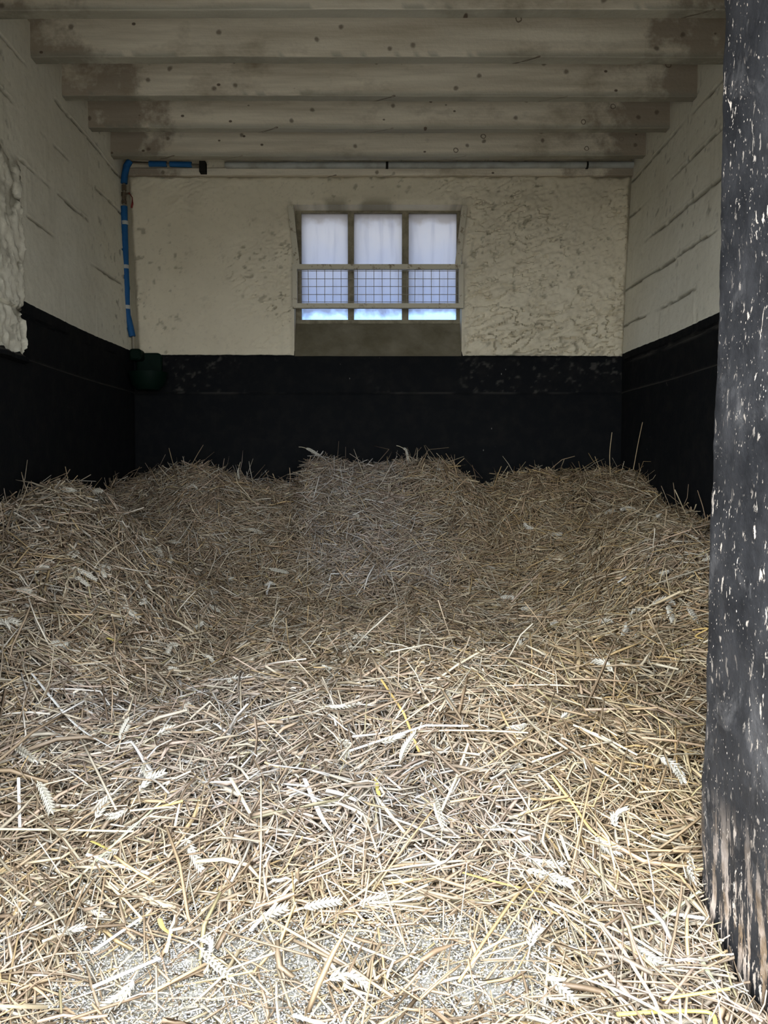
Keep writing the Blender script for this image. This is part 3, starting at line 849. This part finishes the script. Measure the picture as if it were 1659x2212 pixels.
def straw_batch(n, ylo, yhi, power, Lr, Wr, flat, off, pitch_s, wild, kind='stem'):
    x, y = scatter(n, ylo, yhi, power)
    k = rng.random(n) > 0.78 * chaff_zone(x, y)
    x, y = x[k], y[k]; n = len(x)
    z = bed(x, y); N = normals(x, y)
    # direction: swirls of straw lying the same way mixed with stray pieces
    fld = fbm(x * 1.7, y * 1.7, 640, 3) * 9.0
    loc = fbm(x * 7, y * 7, 645, 2) * 5.0
    az = fld + loc + rng.normal(0, 0.5, n)
    stray = rng.random(n) < 0.30
    az = np.where(stray, rng.random(n) * 6.28, az)
    d = np.stack([np.cos(az), np.sin(az), np.zeros(n)], -1)
    T = d - N * np.sum(d * N, -1, keepdims=True); T /= np.linalg.norm(T, axis=-1, keepdims=True)
    pit = rng.normal(0, pitch_s, n); wm = rng.random(n) < wild
    pit = np.where(wm, np.abs(rng.normal(0, 0.6, n)), pit)
    T = T * np.cos(pit)[:, None] + N * np.sin(pit)[:, None]
    Nn = N - T * np.sum(N * T, -1, keepdims=True); Nn /= np.linalg.norm(Nn, axis=-1, keepdims=True)
    L = Lr[0] + (Lr[1] - Lr[0]) * rng.random(n) ** 1.7
    W = Wr[0] + (Wr[1] - Wr[0]) * rng.random(n) ** 1.3
    o = off[0] + (off[1] - off[0]) * rng.random(n)
    P = np.stack([x, y, z], -1) + N * o[:, None]
    P[:, 2] += np.where(wm, np.sin(pit) * L * 0.35, 0)
    tint = PAL[rng.choice(len(PAL), n, p=PW)] * (0.39 + 0.38 * rng.random((n, 1))) * np.array([1.05, 1.0, 0.975])
    warm = np.clip(sstep(0.40, 0.62, fbm(x * 1.3, y * 1.3, 650, 2)) + sstep(0.3, 1.1, x) - 0.3 * sstep(-0.3, -1.0, x), 0, 1.5)[:, None]  # random golden variation, plus warm bounce light painted over the right heap
    tint = tint * (1 - warm * np.array([0.0, .06, .20]))
    tint = tint * (1 - 0.25 * (o < off[0] + 0.3 * (off[1] - off[0])))[:, None]      # lowest strands of the batch darker
    if kind == 'stem':
        return strands(P, T, Nn, L, W, W * flat, np.full(n, 0.03), np.zeros(n), rng.random(n) < .1, tint)
    return strands(P, T, Nn, L, W, W * flat, np.full(n, 0.07), rng.normal(0, 1.6, n), rng.random(n) < .7, tint)

def join(batches):
    Vs, Fs, Cs = [], [], []; n = 0
    for V, F, c in batches:
        Vs.append(V); Fs.append(F + n); Cs.append(c); n += len(V)
    return np.concatenate(Vs), np.concatenate(Fs), np.concatenate(Cs)

# straw surface underneath, coloured dark to stand in for shadow in the gaps
gx = np.arange(XL + 0.03, XR - 0.02, 0.02); gy = np.arange(0.9, YB - 0.02, 0.02)
GX, GY = np.meshgrid(gx, gy, indexing='ij')
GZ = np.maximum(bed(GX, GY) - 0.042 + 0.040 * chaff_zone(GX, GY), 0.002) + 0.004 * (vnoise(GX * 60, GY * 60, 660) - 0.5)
GXX = np.where(GY < YF1 + 0.03, np.clip(GX, JL + 0.01, JR - 0.02), GX)
idx = np.arange(GX.size).reshape(GX.shape)
q = np.stack([idx[:-1, :-1], idx[1:, :-1], idx[1:, 1:], idx[:-1, 1:]], -1).reshape(-1, 4)
CHZ = chaff_zone(GX, GY)[..., None]
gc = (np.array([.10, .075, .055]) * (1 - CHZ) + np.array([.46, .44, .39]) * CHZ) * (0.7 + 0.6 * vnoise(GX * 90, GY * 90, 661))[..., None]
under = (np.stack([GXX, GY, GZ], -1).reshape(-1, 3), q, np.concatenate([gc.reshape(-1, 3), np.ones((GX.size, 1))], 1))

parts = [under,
    straw_batch(30000, 1.25, YB - 0.04, 1.0, (0.07, 0.26), (0.0038, 0.0072), 0.55, (-0.040, 0.004), 0.20, 0.02),
    straw_batch(24000, 1.25, YB - 0.04, 0.9, (0.06, 0.32), (0.0034, 0.0070), 0.55, (-0.018, 0.022), 0.20, 0.015),
    straw_batch(9000, 1.25, 3.1, 1.0, (0.04, 0.22), (0.0030, 0.0066), 0.55, (-0.025, 0.024), 0.24, 0.03),
    straw_batch(14000, 3.2, YB - 0.04, 0.8, (0.05, 0.22), (0.0032, 0.0062), 0.6, (-0.020, 0.030), 0.28, 0.06),
    straw_batch(11500, 1.3, YB - 0.04, 1.0, (0.04, 0.20), (0.0055, 0.0140), 0.10, (-0.025, 0.024), 0.24, 0.04, 'leaf'),
    straw_batch(2600, 1.35, 3.2, 1.0, (0.08, 0.30), (0.0065, 0.0130), 0.16, (-0.005, 0.034), 0.20, 0.01, 'leaf'),
    straw_batch(1800, 1.35, 3.4, 1.0, (0.10, 0.38), (0.0045, 0.0085), 0.5, (0.005, 0.036), 0.13, 0.0),
    straw_batch(900, 4.2, 4.8, 1.0, (0.10, 0.28), (0.0024, 0.0045), 0.5, (0.005, 0.04), 0.42, 0.12),
]
V, F, c = join(parts)
straw = link('straw_bedding', V, F, m_straw, attrs={'tint': ('FLOAT_COLOR', c)})
tag(straw, 'deep bed of loose golden straw banked up against the black walls', 'straw', kind='stuff')

# ------------------------------------------------------------------ chaff: husks and broken grains on the floor by the doorway
def chaff_batch(n, x, y, lift):
    z = bed(x, y)
    az = rng.random(n) * 6.28; pit = rng.normal(0, 0.35, n)
    T = np.stack([np.cos(az) * np.cos(pit), np.sin(az) * np.cos(pit), np.sin(pit)], -1)
    up = np.stack([rng.normal(0, .5, n), rng.normal(0, .5, n), np.ones(n)], -1)
    S = np.cross(T, up); S /= np.linalg.norm(S, axis=-1, keepdims=True); U = np.cross(S, T)
    L = 0.006 + 0.010 * rng.random(n) ** 1.4; W = 0.0024 + 0.0036 * rng.random(n); H = W * 0.5
    P = np.stack([x, y, z + lift * rng.random(n)], -1)
    e = lambda a, b, c_: P + T * (a * L)[:, None] + S * (b * W)[:, None] + U * (c_ * H)[:, None]
    V = np.stack([e(-.5, 0, 0), e(-.1, .5, 0), e(-.1, 0, .5), e(-.1, -.5, 0), e(.5, 0, .2), e(-.1, 0, -.4)], 1).reshape(-1, 3)
    fs = [[0, 1, 2, 2], [0, 2, 3, 3]]
    tri = np.array([[0, 2, 1], [0, 3, 2], [4, 1, 2], [4, 2, 3], [0, 1, 5], [0, 5, 3], [4, 5, 1], [4, 3, 5]])
    F = (np.arange(n)[:, None, None] * 6 + tri[None]).reshape(-1, 3)
    pal = np.array([[.92, .90, .84], [.86, .80, .64], [.80, .80, .80], [.74, .60, .36], [.95, .93, .90]])
    tint = pal[rng.choice(5, n, p=[.3, .25, .15, .08, .22])] * (0.44 + 0.24 * rng.random((n, 1)))
    return V, F, np.repeat(np.concatenate([tint, np.ones((n, 1))], 1), 6, axis=0)
n = 90000
cx_ = JL + 0.03 + (JR - JL - 0.06) * rng.random(n); cy_ = 1.15 + 0.85 * rng.random(n) ** 1.2
dens = chaff_zone(cx_, cy_)
keep = rng.random(n) < dens
cx_, cy_ = cx_[keep], cy_[keep]
n2 = 9000
sx, sy = scatter(n2, 1.4, YB - 0.1, 1.0)
ba = chaff_batch(len(cx_), cx_, cy_, 0.016)
bb = chaff_batch(n2, sx, sy, 0.034)
V, F, c = join([ba, bb])
ch = link('chaff', V, F, m_straw, attrs={'tint': ('FLOAT_COLOR', c)}, smooth=False)
tag(ch, 'pale wheat chaff and husks spilled over the floor in the foreground', 'chaff', kind='stuff')

# ------------------------------------------------------------------ single stalks and ears one can pick out
YS = np.linspace(1.2, YB - 0.06, 1600)
def on_straw(px, py, lift=0.02):
    P = [at(px, py, d) for d in YS]
    xs = np.array([p[0] for p in P]); zs = np.array([p[2] for p in P])
    hit = np.nonzero(zs < bed(xs, YS) + lift)[0]
    i = hit[0] if len(hit) else len(YS) - 1
    p = np.array([xs[i], YS[i], zs[i]])
    return Vector(inside(p))

def spline(pts, n=12):
    pts = [Vector(p) for p in pts]
    if len(pts) == 2: return [pts[0].lerp(pts[1], i / (n - 1)) for i in range(n)]
    out = []
    for i in range(len(pts) - 1):
        p0 = pts[max(i - 1, 0)]; p1 = pts[i]; p2 = pts[i + 1]; p3 = pts[min(i + 2, len(pts) - 1)]
        for k in range(6):
            t = k / 6
            out.append(0.5 * ((2 * p1) + (p2 - p0) * t + (2 * p0 - 5 * p1 + 4 * p2 - p3) * t * t + (3 * p1 - p0 - 3 * p2 + p3) * t ** 3))
    out.append(pts[-1])
    return out

def stalk(px, w, col, label, depth=None, blade=False):
    pts = [Vector(at(x, y, depth)) if depth else on_straw(x, y, 0.036) for x, y in px]
    if depth is None:       # straighten in depth so the stalk spans the lumps instead of hugging them
        a, b = pts[0].copy(), pts[-1].copy()
        for i in range(1, len(pts) - 1):
            t = (pts[i] - a).length / max((b - a).length, 1e-6)
            pts[i].y = 0.5 * pts[i].y + 0.5 * (a.y + (b.y - a.y) * min(t, 1))
    p = pts if (len(px) <= 3 and not blade and depth is None) else spline(pts)
    if len(p) == 2: p = [p[0], p[0].lerp(p[1], .5), p[1]]
    mb = MB()
    if blade:
        rs = [w * (0.55 + 0.45 * math.sin(math.pi * min(1, 0.25 + 0.75 * i / (len(p) - 1)))) for i in range(len(p))]
        mb.tube(p, rs, 8, 0.22)
    else:
        mb.tube(p, [w * (1 - 0.12 * i / (len(p) - 1)) for i in range(len(p))], 8, 0.75)
    o = mb.build('straw_piece', STALK[col], None)  # round stems and flat leaf blades alike
    c0 = p[0].copy(); o.data.transform(__import__('mathutils').Matrix.Translation(-c0)); o.location = c0
    tag(o, label, 'straw', 'single straws standing out from the bedding')
    return o

stalk([(1319, 1030), (1317, 982), (1322, 934)], 0.0024, 'tan', 'thin upright stalk against the black wall, left of the two tallest', 4.74)
stalk([(1368, 1015), (1378, 960), (1388, 912)], 0.0024, 'tan', 'tallest slanting stalk rising against the black wall at right', 4.74)
stalk([(1404, 1045), (1409, 1015), (1417, 986)], 0.0026, 'tan', 'short upright stalk right of the tallest stalks on the bank', 4.70)
stalk([(1285, 986), (1292, 1005), (1299, 1030)], 0.0022, 'tan', 'short leaning stalk left of the two tallest stalks', 4.72)
stalk([(141, 1008), (147, 1040), (150, 1074)], 0.0024, 'tan', 'lone upright stalk on the left bank against the black wall', 3.95)
stalk([(365, 968), (372, 995), (381, 1022)], 0.0018, 'tan', 'thin dark stalk above the left part of the back bank', 4.75)
stalk([(414, 1003), (455, 1022), (490, 1045)], 0.0026, 'tan', 'slanting stalk on the crest of the back bank left of centre', 4.70)
stalk([(1003, 990), (980, 1010), (955, 1034)], 0.0024, 'tan', 'slanting stalk at the right shoulder of the central hump', 4.72)
stalk([(711, 1254), (715, 1239), (761, 1239)], 0.0042, 'white', 'small white straw bent at a right angle in the dark hollow')
stalk([(575, 1284), (584, 1257)], 0.0060, 'white', 'short thick white straw upright left of the dark hollow')
stalk([(789, 1078), (829, 1086)], 0.0036, 'white', 'short white straw high on the central hump')
stalk([(1420, 1050), (1420, 1072), (1402, 1124)], 0.0040, 'cream', 'pale bent stalk on the face of the right rear heap')
stalk([(1132, 1062), (1112, 1100), (1086, 1124)], 0.0034, 'cream', 'curved pale stalk on the bank left of the right heap')
stalk([(1105, 1300), (1140, 1262), (1166, 1238)], 0.0055, 'pink', 'pinkish leaf slanting up on the left edge of the right heap', blade=True)
stalk([(1335, 1258), (1352, 1246)], 0.0040, 'white', 'tiny white straw on the middle of the right heap')
stalk([(69, 1455), (159, 1563), (242, 1616)], 0.0052, 'white', 'long white straw slanting down to the right, left foreground', blade=True)
stalk([(40, 1681), (43, 1788)], 0.0042, 'white', 'straight white straw standing upright at the left edge')
stalk([(-4, 1791), (140, 1790), (289, 1796)], 0.0038, 'cream', 'long pale straw lying level from the left edge')
stalk([(188, 1846), (250, 1872), (322, 1887)], 0.0050, 'white', 'broad white straw sloping slightly in the left foreground')
stalk([(148, 1916), (250, 1820), (347, 1733)], 0.0034, 'green', 'long greenish straw slanting up to the right, left foreground')
stalk([(197, 1817), (218, 1825), (239, 1838)], 0.0062, 'yellow', 'short bright yellow leaf in the left foreground', blade=True)
stalk([(230, 1378), (262, 1388)], 0.0045, 'yellow', 'small yellow tipped straw on the left bank')
stalk([(499, 1683), (539, 1755)], 0.0052, 'cream', 'short broad cream straw slanting left of the centre foreground')
stalk([(395, 1730), (337, 1745)], 0.0040, 'gold', 'short golden straw left of the centre foreground')
stalk([(824, 1469), (872, 1539), (905, 1623)], 0.0042, 'gold', 'long tan stalk running down the middle of the front mound')
stalk([(755, 1622), (918, 1560), (1012, 1568)], 0.0042, 'white', 'long white straw bent in the middle across the front mound')
stalk([(658, 1682), (693, 1763), (716, 1796)], 0.0068, 'white', 'broad white blade sloping down in the centre foreground', blade=True)
stalk([(812, 1680), (818, 1715), (828, 1718)], 0.0052, 'yellow', 'small yellow leaf curled at the tip in the centre', blade=True)
stalk([(814, 1723), (872, 1796)], 0.0048, 'cream', 'cream straw below the small yellow curled leaf')
stalk([(1011, 1607), (985, 1680), (954, 1750)], 0.0036, 'cream', 'long cream stalk slanting down left, right of centre')
stalk([(900, 1500), (985, 1440), (1046, 1402)], 0.0046, 'cream', 'long cream stalk on the top right of the front mound')
stalk([(1263, 1533), (1392, 1533), (1506, 1550)], 0.0048, 'pink', 'long pale straw lying level near the dark jamb')
stalk([(1456, 1404), (1500, 1388), (1527, 1391)], 0.0050, 'gold', 'golden blade curving to the edge of the dark jamb', blade=True)
stalk([(1496, 1361), (1526, 1356), (1502, 1374), (1526, 1381)], 0.0036, 'gold', 'golden stalk folded in a zigzag beside the dark jamb')
stalk([(1392, 1479), (1422, 1502), (1469, 1540)], 0.0068, 'pink', 'broad pinkish blade above the hollow beside the jamb', blade=True)
stalk([(1248, 1376), (1250, 1420), (1247, 1450)], 0.0065, 'tan', 'upright brown torn leaf right of the front mound', blade=True)
stalk([(1000, 1885), (1087, 1913), (1179, 1929)], 0.0072, 'gold', 'broad golden blade lying level in the right foreground', blade=True)
stalk([(1183, 1949), (1358, 2012), (1430, 2064)], 0.0040, 'cream', 'long pale stalk slanting down right near the jamb foot')
stalk([(1334, 2012), (1421, 1989), (1524, 1925)], 0.0036, 'green', 'pale green stalk rising to the right towards the jamb')
stalk([(1440, 1972), (1522, 1984)], 0.0052, 'white', 'broad white straw touching the jamb at lower right')
stalk([(1191, 1675), (1238, 1738), (1286, 1802), (1358, 1842)], 0.0040, 'gold', 'long golden stalk curving down in the right foreground')
stalk([(1334, 2191), (1429, 2160), (1516, 2163), (1546, 2213)], 0.0046, 'yellow', 'yellow straw folded over at the lower right corner')
stalk([(1430, 2158), (1576, 2136)], 0.0040, 'gold', 'golden straw poking across the foot of the jamb')
stalk([(1338, 2040), (1413, 2160), (1433, 2213)], 0.0040, 'cream', 'cream stalk running down to the bottom edge, right of centre')
stalk([(1207, 1794), (1230, 1858)], 0.0044, 'cream', 'short cream straw upright in the right foreground')
stalk([(1238, 1566), (1300, 1590), (1377, 1631)], 0.0040, 'cream', 'cream straw on the right shoulder of the front mound')
stalk([(1513, 2068), (1530, 2100), (1554, 2140)], 0.0050, 'green', 'greenish blade standing against the foot of the jamb', blade=True)
stalk([(200, 2132), (345, 2070)], 0.0042, 'white', 'white straw on the chaff at lower left')
stalk([(196, 2058), (305, 1983)], 0.0036, 'white', 'white straw slanting up beside the left chaff patch')
stalk([(634, 2193), (705, 2215)], 0.0044, 'white', 'white straw cut off by the bottom edge')
stalk([(359, 2056), (370, 2009), (395, 2004)], 0.0040, 'cream', 'cream straw bent over above the chaff at lower left')
stalk([(345, 1985), (352, 2005), (372, 2020)], 0.0060, 'gold', 'golden curled leaf above the chaff at lower left', blade=True)
stalk([(540, 2010), (590, 1960), (640, 1900)], 0.0040, 'cream', 'cream stalk rising to the right in the lower centre')

# wheat ears
def spikelet(mb, p, t, out, L, W):
    """one pointed husk leaning out from the ear axis"""
    d = (t * 0.9 + out * 0.62).normalized(); s = d.cross(out)
    if s.length < 1e-4: return
    s.normalize(); u = s.cross(d).normalized()
    b = len(mb.v); n = 6
    prof = [(0.0, .35), (0.25, .95), (0.55, 1.0), (0.82, .55)]
    for a, r in prof:
        for k in range(n):
            an = 2 * math.pi * k / n
            q_ = p + d * (a * L) + s * (math.cos(an) * W * r) + u * (math.sin(an) * W * .62 * r)
            mb.v.append(tuple(q_))
    for i in range(3):
        for k in range(n):
            k2 = (k + 1) % n
            mb.f.append((b + i * n + k, b + i * n + k2, b + (i + 1) * n + k2, b + (i + 1) * n + k))
    mb.v.append(tuple(p + d * L * 1.12)); tip = len(mb.v) - 1
    for k in range(n): mb.f.append((b + 3 * n + k, b + 3 * n + (k + 1) % n, tip))
    mb.f.append(tuple(b + k for k in reversed(range(n))))

def ear(pts3, label, group=None, w=1.0):
    axis = spline(pts3)
    root = empty('wheat_ear', tuple(axis[0]))
    tag(root, label, 'wheat ear', group or 'wheat ears lying in the straw')
    cum = [0]
    for i in range(1, len(axis)): cum.append(cum[-1] + (axis[i] - axis[i - 1]).length)
    tot = cum[-1]; nsp = max(7, int(tot / 0.0056))
    mb = MB(); rr = random.Random(int(tot * 1e5))
    ph = rr.random() * 6
    for j in range(nsp):
        s = tot * (0.04 + 0.92 * j / nsp)
        i = max(k for k in range(len(cum)) if cum[k] <= s); i = min(i, len(axis) - 2)
        t = (axis[i + 1] - axis[i]).normalized()
        p = axis[i].lerp(axis[i + 1], (s - cum[i]) / max(cum[i + 1] - cum[i], 1e-6))
        a = t.cross(Vector((math.cos(ph), math.sin(ph), 0.3))).normalized(); b = t.cross(a)
        for side in ((1, -1) if j % 2 else (1, -1)):
            o1 = (a * side + b * 0.35 * (1 if j % 2 else -1)).normalized()
            sc_ = (0.75 + 0.4 * math.sin(math.pi * (0.12 + 0.85 * j / nsp))) * w
            spikelet(mb, p + o1 * 0.0014, t, o1, 0.0135 * sc_ * rr.uniform(.9, 1.1), 0.0025 * sc_)
        if j % 2: spikelet(mb, p + b * 0.0012, t, b, 0.012 * w, 0.0028 * w)
    mb.build('spikelets', m_ear, root)
    t0 = (axis[0] - axis[1]).normalized()
    st = MB().tube([axis[2], axis[0], axis[0] + t0 * 0.022 + Vector((0, 0, -.002)), axis[0] + t0 * 0.042 + Vector((0, 0, -.008))], [0.0014, .0015, .0016, .0016], 6)
    st.build('stem', STALK['cream'], root)
    return root

def ear_px(px, label, depth=None, w=1.0, lift=0.036):
    pts = [Vector(at(x, y, depth)) if depth else on_straw(x, y, lift) for x, y in px]
    if depth is None and len(pts) == 3: pts[1].y = .4 * pts[1].y + .3 * (pts[0].y + pts[2].y)
    a = sum(((pts[i + 1] - pts[i]).length for i in range(len(pts) - 1)))
    if a > 0.11:            # no ear is longer than a hand's width
        c_ = pts[len(pts) // 2]
        pts = [c_ + (p - c_) * (0.11 / a) for p in pts]
    return ear(pts, label, w=w * 1.25)

ear_px([(1130, 1878), (1190, 1893), (1245, 1912)], 'large white wheat ear lying level, lower of the pair right of centre')
ear_px([(1130, 1838), (1158, 1868), (1222, 1870)], 'bent white wheat ear, upper of the pair right of centre')
ear_px([(1412, 1628), (1450, 1650), (1486, 1705)], 'cream wheat ear drooping over the hollow beside the dark jamb')
ear_px([(1492, 1842), (1506, 1872), (1521, 1905)], 'slim wheat ear hanging against the edge of the jamb')
ear_px([(1285, 1808), (1312, 1832), (1342, 1838)], 'cream wheat ear curved upward above the right foreground pair')
ear_px([(1345, 2035), (1382, 2058), (1420, 2078)], 'fat cream wheat ear near the foot of the jamb')
ear_px([(1185, 2108), (1214, 2135), (1246, 2165)], 'white wheat ear at the right edge of the chaff')
ear_px([(1145, 2045), (1152, 2020), (1172, 2000)], 'small white wheat ear right of the bright chaff')
ear_px([(300, 1712), (322, 1684), (356, 1667)], 'bright white wheat ear slanting up in the left foreground')
ear_px([(74, 1676), (103, 1718), (116, 1770)], 'long pale wheat ear pointing down at the far left')
ear_px([(257, 1612), (268, 1576), (286, 1545)], 'pale wheat ear pointing up on the left of the bed')
ear_px([(206, 1768), (222, 1742), (243, 1720)], 'greyish wheat ear right of the long far left one')
ear_px([(36, 1617), (54, 1630), (76, 1642)], 'small white wheat ear near the left edge')
ear_px([(400, 1810), (418, 1845), (436, 1880)], 'white wheat ear pointing down left of the lower centre')
ear_px([(432, 2048), (466, 2086), (502, 2112)], 'bright white wheat ear lying on the chaff')
ear_px([(654, 1962), (698, 1950), (738, 1946)], 'bright white wheat ear above the middle of the chaff')
ear_px([(560, 1985), (590, 1972), (622, 1958)], 'cream wheat ear left of the one above the chaff')
ear_px([(140, 1220), (180, 1236), (222, 1262)], 'pale wheat ear slanting down the left bank, upper one')
ear_px([(156, 1248), (172, 1250), (190, 1266)], 'curled pale wheat ear just below the left bank one')
ear_px([(264, 1308), (280, 1322), (302, 1336)], 'white wheat ear pointing right low on the left bank')
ear_px([(292, 1310), (304, 1303), (322, 1294)], 'small wheat ear pointing up right low on the left bank')
ear_px([(412, 1362), (426, 1354), (444, 1342)], 'small pale wheat ear left of the bed centre')
ear_px([(6, 1342), (22, 1340), (42, 1346)], 'white wheat ear at the left edge of the left bank')
ear_px([(565, 1224), (600, 1232), (641, 1240)], 'long grey wheat ear left of the dark hollow')
ear_px([(1408, 1306), (1432, 1292), (1456, 1306)], 'cream wheat ear high on the right bank near the jamb')
ear_px([(1440, 1304), (1448, 1322), (1455, 1346)], 'cream wheat ear hanging from the right bank')
ear_px([(1484, 1308), (1494, 1324), (1506, 1342)], 'wheat ear nearest the jamb on the right bank')
ear_px([(1342, 1372), (1352, 1362), (1354, 1350)], 'tiny wheat ear left of the right bank cluster')
ear_px([(952, 1480), (966, 1504), (982, 1530)], 'grey wheat ear on the back of the front mound')
ear_px([(862, 1650), (876, 1612), (902, 1578)], 'white wheat ear in the middle of the front mound')
ear_px([(938, 1722), (946, 1752), (958, 1790)], 'white wheat ear pointing down in the centre foreground')
ear_px([(706, 1526), (740, 1524), (778, 1516)], 'greyish wheat ear lying level left on the front mound')
ear_px([(660, 968), (672, 973), (690, 984)], 'drooping wheat ear silhouetted on the left tip of the central hump', 4.72, 0.8)
ear_px([(868, 966), (878, 975), (884, 1010)], 'drooping wheat ear silhouetted on the top of the central hump', 4.72, 0.8)
ear_px([(516, 1010), (514, 1022), (518, 1040)], 'small ear silhouetted above the back bank left of centre', 4.74, 0.7)
ear_px([(1492, 1076), (1486, 1090), (1480, 1106)], 'small leafy ear above the right end of the heap', 4.3, 0.7)

# further ears that nothing tells apart, by the part of the bed they lie on
proto = None
zones = [
    (16, (-1.35, -0.65), (2.6, 4.0), 'small pale wheat ear half buried in the left bank', 'half buried ears in the left bank'),
    (16, (0.55, 1.45), (2.9, 4.4), 'small pale wheat ear half buried in the right bank', 'half buried ears in the right bank'),
    (18, (-0.9, 0.8), (2.1, 3.2), 'small pale wheat ear half buried in the middle of the bed', 'half buried ears in the middle'),
    (10, (-0.8, 0.6), (1.5, 2.0), 'small pale wheat ear strewn on the foreground straw', 'ears strewn in the foreground'),
    (10, (-1.1, 1.2), (4.0, 4.8), 'small pale wheat ear half buried in the back bank', 'half buried ears in the back bank'),
]
protos = []
for k in range(3):
    b_ = 0.012 * (k - 1)
    r = ear([Vector((0, 0, 0)), Vector((0.035, b_, 0.004)), Vector((0.072, -b_ * 0.4, -0.002))], 'x', w=1.25)
    protos.append(r)
used = [False] * 3
cnt = 0
for (num, xr, yr, lab, grp) in zones:
    for i in range(num):
        x = random.uniform(*xr); y = random.uniform(*yr); k = cnt % 3; cnt += 1
        src = protos[k]
        if not used[k]: r = src; used[k] = True
        else:
            r = src.copy(); COL.objects.link(r)
            for chd in list(src.children):
                c2 = chd.copy(); COL.objects.link(c2); c2.parent = r
                c2.matrix_parent_inverse = chd.matrix_parent_inverse.copy()
        nrm = Vector(normals(np.array([x]), np.array([y]))[0])
        az = random.uniform(0, 6.28)
        d_ = Vector((math.cos(az), math.sin(az), 0)); d_ = (d_ - nrm * d_.dot(nrm)).normalized()
        from mathutils import Matrix
        side = nrm.cross(d_)
        R = Matrix((d_, side, nrm)).transposed().to_euler()
        r.rotation_euler = R
        r.location = Vector((x, y, float(bed(np.array([x]), np.array([y]))[0]))) + nrm * random.uniform(0.018, 0.034)
        s_ = random.uniform(0.75, 1.1); r.scale = (s_, s_, s_)
        r['label'] = lab; r['group'] = grp; r['category'] = 'wheat ear'
